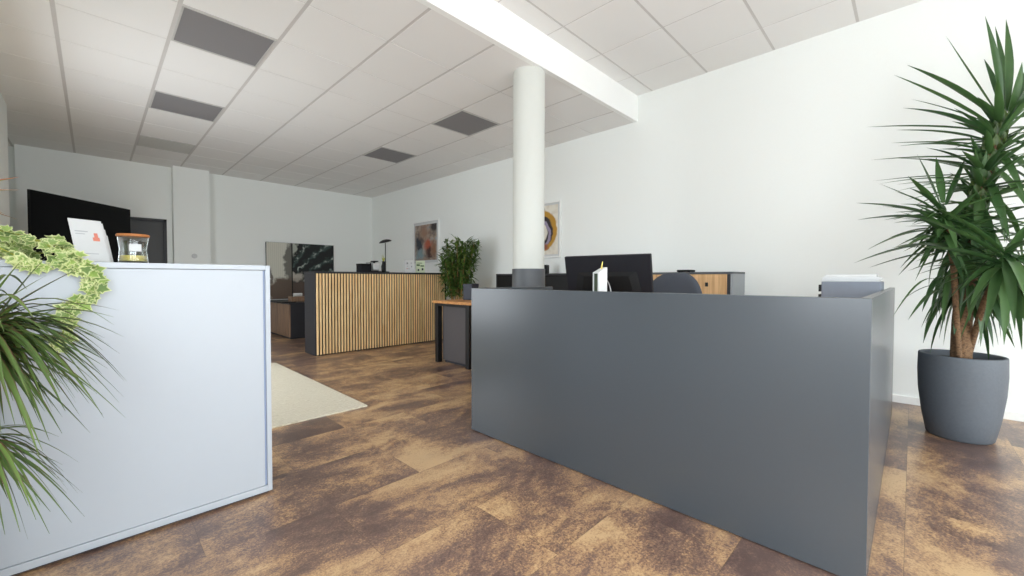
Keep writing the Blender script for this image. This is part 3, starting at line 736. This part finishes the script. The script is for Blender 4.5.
def canvas(label, x0, x1, z0, z1, kind):
    t = thing('canvas_picture', label, 'picture', ((x0+x1)/2, YB-.03, (z0+z1)/2), 0, 'leaf canvases on the back wall')
    w, h = (x1-x0)/2, (z1-z0)/2
    B((-w, -.012, -h), (w, .03, h), .003).build('stretcher', 'black', t)
    B((-w+.004, -.016, -h+.004), (w-.012, -.012, h-.004)).build('print', art_mat(kind, kind), t)
canvas('narrow cream canvas of brown leaf shapes on the back wall', 2.40, 2.875, .60, 1.745, 'leaf_pale')
canvas('wide canvas of a dark green palm leaf on the back wall', 2.88, 3.725, .60, 1.745, 'leaf_dark')
wd = thing('wall_dial', 'small round white dial on the pier right of the dark door', 'thermostat', at_y(194.5, 256, 9.0), 0)
MB().lathe([(0, .02), (.03, .02), (.04, .014), (.042, 0), (0, 0)], 24).build('dial', 'white', wd, 'auto').rotation_euler = (R(90), 0, 0)

# low sideboard far left
lw = thing('low_sideboard', 'low grey and brown sideboard below the leaf canvases', 'sideboard', (2.27, 7.40, 0))
B((.02, 0, .03), (.62, 1.25, .585), .003).build('body', 'anthracite', lw)
B((-.01, -.01, .585), (.63, 1.26, .61), .003).build('top', 'anthracite', lw)
B((.03, .02, 0), (.6, 1.23, .03)).build('plinth', 'plinth', lw)
for k in range(2): B((.0, .004+k*.62, .035), (.0199, .618+k*.62, .58), .002).build('door', 'low_wood', lw)
p = at_y(286, 302, 7.6); sb = thing('tablet', 'flat black tablet lying on the low sideboard', 'tablet', (p.x+.0, 7.58, .61), R(12))
B((-.12, -.085, 0), (.12, .085, .012), .004).build('case', 'black', sb); B((-.11, -.075, .012), (.11, .075, .013)).build('screen', 'screen', sb)
rl = thing('brown_box', 'flat brown box on the low sideboard under the paper roll', 'box', (2.54, 7.82, .61))
B((-.13, -.09, 0), (.13, .09, .075), .004).build('box_body', 'low_wood', rl); B((-.132, -.092, .06), (.132, .092, .088), .004).build('lid', 'low_wood', rl)
rl = thing('paper_roll', 'short white paper roll lying on the flat brown box', 'paper roll', (2.54, 7.82, .698))
MB().tube([(-.07, 0, .03), (.07, 0, .03)], .03, 20).build('roll', 'sheet', rl, 'auto')
rp = thing('pouch', 'small red pouch on the low sideboard beside the counter', 'pouch', (2.62, 7.52, .61))
MB().lathe([(0, 0), (.05, 0), (.06, .03), (.045, .065), (.02, .075), (0, .075)], 20).build('bag', 'red', rp, True)

# ------------------------------------------------------------------ yucca in the grey pot, right
yk = thing('potted_yucca', 'tall yucca in a dark grey tapered pot by the right wall', 'potted plant', (3.92, -.235, 0))
YO = Vector((3.92, -.235, 0))
MB().lathe([(0, 0), (.145, 0), (.155, .012), (.178, .14), (.196, .30), (.201, .42), (.199, .525), (.197, .535), (.187, .535), (.185, .52), (.187, .47), (0, .47)], 56).build('pot', 'pot', yk, True)
MB().lathe([(0, .50), (.1, .502), (.186, .495), (.186, .471), (0, .471)], 32).build('soil', 'soil', yk, True)
YD = (YO.x*fw.x+YO.y*fw.y)       # depth of the trunk
def Y(u, v, dd=0.): return at(u, v, YD+dd)-YO
pathz = pathz0
tp = pathz([Vector((.01, .0, .49)), Y(963, 310), Y(972, 255), Y(981, 190), Y(1003, 118)])
MB().tube(tp, [(.052-.0011*i if i < 12 else .03) for i in range(len(tp))], 14).build('trunk', 'bark', yk, True)
MB().tube(pathz([Vector((-.05, .01, .49)), Y(956, 310, -.05), Y(953, 262, -.08), Y(946, 228, -.1)]), .015, 12).build('trunk', 'bark', yk, True)
MB().tube(pathz([Vector((.05, -.03, .49)), Y(985, 300, -.15), Y(1002, 270, -.28)]), .016, 12).build('trunk', 'bark', yk, True)
def yclamp(p):
    p = Vector(p); p.x = min(p.x, XR-.02-YO.x); return p
rnd = random.Random(3)
mb = MB()
# main head: upright crown leaves
for b_, t_, dd, w in (((1001, 108), (985, 16), -.05, .05), ((1006, 108), (1006, 19), .02, .052), ((999, 106), (984, 59), .1, .042), ((1008, 112), (1022, 62), -.1, .05),
                      ((1006, 110), (995, 26), .15, .04), ((1008, 112), (1046, 30), .1, .045), ((1008, 116), (1050, 70), -.15, .045), ((1004, 112), (1030, 84), .25, .04)):
    mb.leaf(Y(*b_), Y(*t_, dd), w, .02, .3, 8, peak=.45, clamp=yclamp, upv=(-.4, -.3, .2))
for b_, t_, dd, w, ar in (((1000, 118), (946, 36), .1, .022, -.02), ((998, 120), (907, 65), -.1, .042, .05), ((996, 128), (894, 75), .05, .032, .03), ((994, 126), (911, 99), .25, .02, .03),
                          ((992, 136), (903, 108), -.15, .04, .06), ((990, 132), (866, 127), .1, .028, .03), ((988, 146), (891, 143), .2, .026, .03), ((990, 142), (896, 130), -.05, .03, .04),
                          ((986, 152), (898, 146), -.12, .03, .05), ((984, 160), (871, 160), .05, .026, .03), ((982, 166), (891, 158), .22, .024, .02), ((980, 175), (873, 181), .1, .02, .02),
                          ((980, 178), (893, 192), -.1, .024, .02), ((978, 182), (878, 184), -.2, .024, .04), ((978, 185), (905, 200), .2, .024, .0),
                          ((1004, 122), (1060, 112), -.2, .04, .05), ((1000, 140), (1065, 160), -.1, .04, .06), ((998, 150), (1050, 190), .1, .04, .06), ((994, 160), (1060, 205), -.2, .04, .06),
                          ((1000, 130), (1060, 135), .2, .04, .04), ((990, 165), (1040, 225), -.3, .045, .06), ((986, 176), (1010, 240), -.3, .045, .05), ((996, 150), (1026, 200), -.35, .04, .06)):
    mb.leaf(Y(*b_), Y(*t_, dd), w, ar, .25, 8, clamp=yclamp)
# radial leaves of the main head, all round the stem
for k in range(120):
    q = rnd.random(); i = 10+q*(len(tp)-11.5); b_ = tp[int(i)]
    a = rnd.uniform(0, 2*PI); el = R(rnd.uniform(-35, 5)+q*45); Ln = rnd.uniform(.36, .52)
    d = Vector((math.cos(a)*math.cos(el), math.sin(a)*math.cos(el), math.sin(el)))
    if d.x > 0.4: Ln *= .75
    if d.dot(-rt) > .45 : Ln *= .72
    mb.leaf(b_, b_+d*Ln, rnd.uniform(.026, .042), rnd.uniform(.02, .09), .25, 7, clamp=yclamp)
for k in range(34):          # young leaves that stand up around the green tip of the stem
    q = rnd.random(); b_ = tp[int(13+q*(len(tp)-14))]; a = rnd.uniform(0, 2*PI); dd_ = Vector((math.cos(a), math.sin(a), 0))
    mb.leaf(b_+dd_*.02, b_+dd_*rnd.uniform(.07, .16)+Vector((rnd.uniform(0, .05), 0, rnd.uniform(.12, .26))), rnd.uniform(.03, .042), .02, .3, 7, clamp=yclamp)
# hanging skirt of older leaves
for k in range(110):
    i = 7+rnd.random()*9; b_ = tp[int(i)]; a = rnd.uniform(0, 2*PI); r_ = rnd.uniform(.08, .24); dz = rnd.uniform(.25, .48)
    mb.leaf(b_, b_+Vector((math.cos(a)*r_, math.sin(a)*r_, -dz)), rnd.uniform(.034, .05), rnd.uniform(.05, .16), .2, 8, clamp=yclamp, roll=rnd.uniform(-.5, .5), upv=(math.cos(a)*.9, math.sin(a)*.9, .45))
mb.build('foliage', 'yucca', yk, True)
mb = MB()                      # pale leaf bases that wrap the stem
for k in range(150):
    q = k/150; f_ = 11+q*(len(tp)-12.2); b_ = tp[int(f_)].lerp(tp[min(int(f_)+1, len(tp)-1)], f_-int(f_)); a = k*2.399; dd_ = Vector((math.cos(a), math.sin(a), 0))
    mb.leaf(b_+dd_*.026, b_+dd_*.048+Vector((.012, 0, rnd.uniform(.05, .08))), .042, .02, .35, 4, peak=.2, upv=dd_)
mb.build('leaf_bases', 'yucca_base', yk, True)
mb = MB()
# second head, left
for b_, t_, dd, w, ar in (((940, 205), (917, 154), .0, .034, .0), ((943, 203), (936, 157), .1, .034, .0), ((946, 205), (966, 157), .1, .026, .0), ((938, 208), (908, 176), -.1, .04, .0),
                          ((946, 222), (856, 203), -.15, .036, .05), ((946, 226), (857, 220), -.25, .045, .06), ((944, 232), (867, 250), -.1, .03, .1), ((950, 244), (854, 263), -.2, .035, .05),
                          ((948, 238), (905, 247), -.3, .045, .06), ((944, 228), (910, 240), .1, .03, .06), ((944, 218), (884, 220), .2, .03, .06), ((944, 214), (880, 184), .15, .022, .02),
                          ((950, 250), (868, 268), .1, .03, .05), ((956, 252), (892, 248), -.35, .05, .05), ((946, 236), (920, 262), -.1, .03, .1)):
    mb.leaf(Y(*b_, -.08), Y(*t_, dd), w*1.2, ar, .25, 8, clamp=yclamp)
b0 = Y(945, 222, -.1)
for k in range(70):
    a = rnd.uniform(0, 2*PI); el = R(rnd.uniform(-65, 35)); Ln = rnd.uniform(.2, .36)
    d = Vector((math.cos(a)*math.cos(el), math.sin(a)*math.cos(el), math.sin(el))); b_ = b0+Vector((0, 0, rnd.uniform(-.12, .06)))
    mb.leaf(b_, b_+d*Ln, rnd.uniform(.024, .038), rnd.uniform(.02, .1), .25, 7, clamp=yclamp)
for b_, t_, dd, w, ar in (((938, 280), (892, 318), -.1, .016, .2), ((940, 276), (922, 312), -.1, .03, .1), ((944, 290), (908, 320), -.15, .026, .12), ((940, 285), (900, 302), .1, .016, .15), ((945, 270), (930, 318), .0, .03, .08), ((950, 272), (942, 322), -.1, .03, .05)):
    mb.leaf(Y(*b_), Y(*t_, dd), w, ar, .25, 8, clamp=yclamp)
mb.build('foliage', 'yucca', yk, True)
mb = MB()
# third head, low and to the front right
b0 = Y(1006, 262, -.3)
for t_, dd, w, ar in (((900, 212), -.55, .03, .04), ((930, 205), -.4, .03, .05), ((905, 247), -.5, .04, .05), ((970, 305), -.6, .05, .1), ((985, 330), -.4, .05, .12), ((1004, 345), -.45, .05, .14), ((1022, 350), -.3, .05, .14),
                      ((978, 345), -.2, .04, .12), ((1040, 330), -.4, .05, .14), ((1056, 290), -.5, .05, .12), ((1060, 250), -.3, .05, .1), ((1040, 215), -.2, .045, .06), ((960, 290), -.35, .04, .12), ((1015, 330), -.65, .05, .15), ((996, 318), -.1, .045, .1), ((1026, 300), -.7, .05, .15), ((960, 340), -.3, .03, .16)):
    mb.leaf(b0+Vector((0, 0, rnd.uniform(-.05, .05))), Y(*t_, dd), w, ar, .2, 9, clamp=yclamp, roll=rnd.uniform(-.3, .3))
for k in range(46):
    a = rnd.uniform(0, 2*PI); el = R(rnd.uniform(-75, 25)); Ln = rnd.uniform(.24, .42)
    d = Vector((math.cos(a)*math.cos(el), math.sin(a)*math.cos(el), math.sin(el))); b_ = b0+Vector((0, 0, rnd.uniform(-.08, .08)))
    mb.leaf(b_, b_+d*Ln, rnd.uniform(.032, .046), rnd.uniform(.04, .12), .2, 7, clamp=yclamp)
mb.build('foliage', 'yucca', yk, True)

# ------------------------------------------------------------------ dracaena, left edge
dr = thing('potted_dracaena', 'thin leaved dracaena at the left edge before the light grey cabinet', 'potted plant', (-.36, 1.62, 0))
DO = Vector((-.36, 1.62, 0))
MB().lathe([(0, 0), (.12, 0), (.13, .01), (.16, .28), (.165, .30), (.15, .30), (.148, .26), (0, .26)], 40).build('pot', 'pot', dr, True)
MB().lathe([(0, .282), (.148, .28), (.148, .261), (0, .261)], 28).build('soil', 'soil', dr, True)
def dclamp(p):
    p = Vector(p); p.y = min(p.y, 2.135-DO.y); p.x = max(p.x, XL+.02-DO.x); return p
heads = [(at(-22, 338, 1.07)-DO, 1.0), (at(-24, 442, 1.08)-DO, .8), (at(-75, 196, 1.08)-DO, .9)]
rd_ = random.Random(11)
for hd, sc in heads:
    MB().tube(pathz([Vector((rd_.uniform(-.05, .05), rd_.uniform(-.05, .05), .27)), Vector((hd.x*.5, hd.y*.5, .27+(hd.z-.27)*.5)), hd]), .013, 10).build('cane', 'cane', dr, True)
mb = MB()
hd = heads[0][0]
for t_, dd, w, ar in (((80, 268), 1.22, .017, .05), ((48, 255), 1.15, .016, .06), ((20, 262), 1.1, .016, .04), ((47, 275), 1.2, .01, .04), ((110, 345), 1.2, .007, .28), ((107, 362), 1.15, .007, .3), ((80, 300), 1.2, .012, .04), ((75, 398), 1.15, .012, .3), ((70, 370), 1.1, .013, .28),
                     ((60, 392), 1.0, .012, .3), ((45, 405), 1.1, .013, .3), ((55, 345), 1.05, .013, .2), ((30, 400), 1.0, .014, .28), ((20, 412), 1.1, .013, .25), ((38, 330), 1.0, .012, .15), ((76, 403), 1.2, .009, .35), ((64, 380), 1.2, .01, .3), ((20, 300), 1.2, .015, .02), ((15, 425), 1.0, .012, .25), ((52, 412), 1.2, .01, .3)):
    mb.leaf(hd+Vector((rd_.uniform(-.015, .015), rd_.uniform(-.015, .015), rd_.uniform(-.03, .03))), at(*t_, dd)-DO, w, ar, .25, 10, clamp=dclamp, peak=.3)
for k in range(260):
    a = rd_.uniform(0, 2*PI); r_ = rd_.uniform(.12, .30); dz = rd_.uniform(-.27, .10)
    b_ = hd+Vector((0, 0, rd_.uniform(-.06, .03)))
    mb.leaf(b_, b_+Vector((math.cos(a)*r_, math.sin(a)*r_, dz)), rd_.uniform(.011, .019), rd_.uniform(.14, .42), .25, 9, clamp=dclamp, peak=.3)
mb.build('foliage', 'dracaena', dr, True)
mb = MB(); hd = heads[1][0]
for t_, dd, w, ar in (((68, 490), 1.2, .008, .3), ((58, 480), 1.1, .011, .2), ((40, 505), 1.1, .011, .3), ((36, 520), 1.0, .011, .28), ((20, 532), 1.0, .011, .25), ((34, 437), 1.1, .009, .12), ((28, 540), 1.15, .009, .25), ((5, 535), 1.0, .011, .2), ((45, 455), 1.2, .009, .15)):
    mb.leaf(hd, at(*t_, dd)-DO, w, ar, .25, 10, clamp=dclamp, peak=.3)
for k in range(80):
    a = rd_.uniform(0, 2*PI); r_ = rd_.uniform(.10, .22); dz = rd_.uniform(-.24, .02); b_ = hd+Vector((0, 0, rd_.uniform(-.04, .02)))
    mb.leaf(b_, b_+Vector((math.cos(a)*r_, math.sin(a)*r_, dz)), rd_.uniform(.008, .012), rd_.uniform(.08, .28), .25, 9, clamp=dclamp, peak=.3)
mb.build('foliage', 'dracaena', dr, True)
mb = MB(); hd = heads[2][0]
for t_, dd, w, ar in (((20, 177), 1.15, .022, .0), ((20, 190), 1.2, .02, .02), ((5, 214), 1.1, .016, .05)): mb.leaf(hd, at(*t_, dd)-DO, w, ar, .25, 8, clamp=dclamp, peak=.4)
for k in range(40):
    a = rd_.uniform(0, 2*PI); r_ = rd_.uniform(.10, .2); dz = rd_.uniform(-.12, .16)
    t_ = hd+Vector((math.cos(a)*r_, math.sin(a)*r_, dz))
    if (t_-hd).dot(rt) > .07: continue
    mb.leaf(hd, t_, rd_.uniform(.008, .012), rd_.uniform(.02, .15), .25, 8, clamp=dclamp, peak=.35)
mb.build('foliage', 'dracaena_tip', dr, True)

# ------------------------------------------------------------------ trailing ivy on the cabinet
iv = thing('potted_ivy', 'pale variegated ivy trailing over the light grey cabinet', 'potted plant', (-.44, 2.37, CT))
IO = Vector((-.44, 2.37, CT))
MB().lathe([(0, 0), (.06, 0), (.08, .1), (.083, .105), (.073, .105), (.07, .09), (0, .09)], 32).build('pot', 'frame_white', iv, True)
MB().lathe([(0, .094), (.07, .093), (.0715, .0905), (0, .0905)], 24).build('soil', 'soil', iv, True)
ri = random.Random(5)
vines = []
fe = 2.165-.016
for k in range(9):           # vines that run along the top towards the right
    y1 = ri.uniform(2.20, 2.46); x1 = ri.uniform(-.2, .02)
    vines.append(pathz([Vector((-.42, 2.37, CT+.1)), Vector((-.33, (2.37+y1)/2, CT+ri.uniform(.08, .12))), Vector(((x1-.33)/2, y1, CT+ri.uniform(.03, .085))), Vector((x1, y1, CT+.03+ri.uniform(0, .05)))]))
def hang(pts): return pathz([Vector(p) for p in pts])
e0 = [at_y(u, v, fe) for u, v in ((62, 262), (84, 275), (94, 290), (82, 300), (68, 315), (64, 330), (58, 345))]
vines.append(hang([Vector((-.40, 2.35, CT+.12)), Vector((-.2, 2.26, CT+.1)), Vector((e0[0].x, 2.19, CT+.03))]+e0))
e1 = [at_y(u, v, fe-.01) for u, v in ((70, 262), (90, 268), (97, 280), (88, 300))]
vines.append(hang([Vector((-.38, 2.34, CT+.12)), Vector((-.15, 2.25, CT+.08)), Vector((e1[0].x, 2.19, CT+.03))]+e1))
e2 = [at_y(u, v, fe) for u, v in ((20, 258), (28, 264), (42, 267))]
vines.append(hang([Vector((-.38, 2.34, CT+.12)), Vector((-.25, 2.22, CT+.06))]+e2))
mbs, mbl = MB(), MB()
def iclamp(p):
    if p.z < CT+.015: p.y = min(p.y, 2.165-.006)
    return p
for v in vines:
    v = [iclamp(q)-IO for q in v]
    mbs.tube(v, .0022, 6)
    for i, q in enumerate(v[:-1]):
        for r_ in range(2):
            w_ = q.lerp(v[i+1], ri.random())+Vector((ri.uniform(-.012, .012), ri.uniform(-.014, .0), ri.uniform(-.01, .014)))
            onface = (w_.z+IO.z) < CT+.02
            n_ = Vector((ri.uniform(-.5, .5), -1, ri.uniform(-.2, .6))) if onface else Vector((ri.uniform(-.5, .5), ri.uniform(-1, -.1), ri.uniform(.3, 1)))
            d_ = Vector((ri.uniform(-1, 1), ri.uniform(-.5, .1), ri.uniform(-1, .4)))
            mbl.ivy(w_, d_, n_, ri.uniform(.028, .044))
for vtx in mbl.bm.verts:       # leaves rest in front of the cabinet face or on its top
    wz = vtx.co.z+IO.z; wy = vtx.co.y+IO.y
    if wz < CT+.003 and wy > 2.165-.004:
        if wz > CT-.02 and wy > 2.18: vtx.co.z = CT+.003-IO.z
        else: vtx.co.y = 2.165-.004-IO.y
mbs.build('vine', 'sprig', iv, True); mbl.build('foliage', 'ivy', iv, False)

# ------------------------------------------------------------------ bamboo palm, back
bp_ = thing('bamboo_palm', 'bushy green bamboo palm with many canes beside the slatted counter', 'potted plant', (4.08, 5.19, 0))
MB().lathe([(0, 0), (.13, 0), (.14, .01), (.17, .34), (.172, .36), (.158, .36), (.155, .32), (0, .32)], 36).build('pot', 'pot', bp_, True)
MB().lathe([(0, .342), (.155, .34), (.155, .321), (0, .321)], 28).build('soil', 'soil', bp_, True)
rb_ = random.Random(21); mbl = MB()
def pclamp(p):
    p = Vector(p); p.x = min(p.x, XR-.03-4.08)
    if p.x < 4.16-4.08: p.y = min(p.y, 5.54-5.19)
    p.x = max(p.x, -.44); return p
for k in range(16):
    a = rb_.uniform(0, 2*PI); r0 = rb_.uniform(.0, .08); r1 = rb_.uniform(.08, .34); hz = rb_.uniform(1.2, 1.70)
    pts = pathz([Vector((math.cos(a)*r0, math.sin(a)*r0, .33)), Vector((math.cos(a)*(r0+r1*.3), math.sin(a)*(r0+r1*.3), .33+(hz-.33)*.5)), pclamp(Vector((math.cos(a)*r1, math.sin(a)*r1, hz)))])
    MB().tube(pts, [.011-.0007*i for i in range(len(pts))], 8).build('cane', 'cane', bp_, True)
    for j, q in enumerate(pts):
        f = j/(len(pts)-1)
        if f < .45: continue
        for m_ in range(20):
            b_ = q+Vector((rb_.uniform(-.07, .07), rb_.uniform(-.07, .07), rb_.uniform(-.08, .06))); aa = rb_.uniform(0, 2*PI); Ln = rb_.uniform(.08, .16)
            tip = b_+Vector((math.cos(aa)*Ln, math.sin(aa)*Ln, rb_.uniform(-.10, .11)))
            if math.hypot(tip.x, tip.y) > .40: continue
            mbl.leaf(b_, tip, rb_.uniform(.022, .038), .08, .2, 4, clamp=pclamp)
mbl.build('foliage', 'palm', bp_, True)
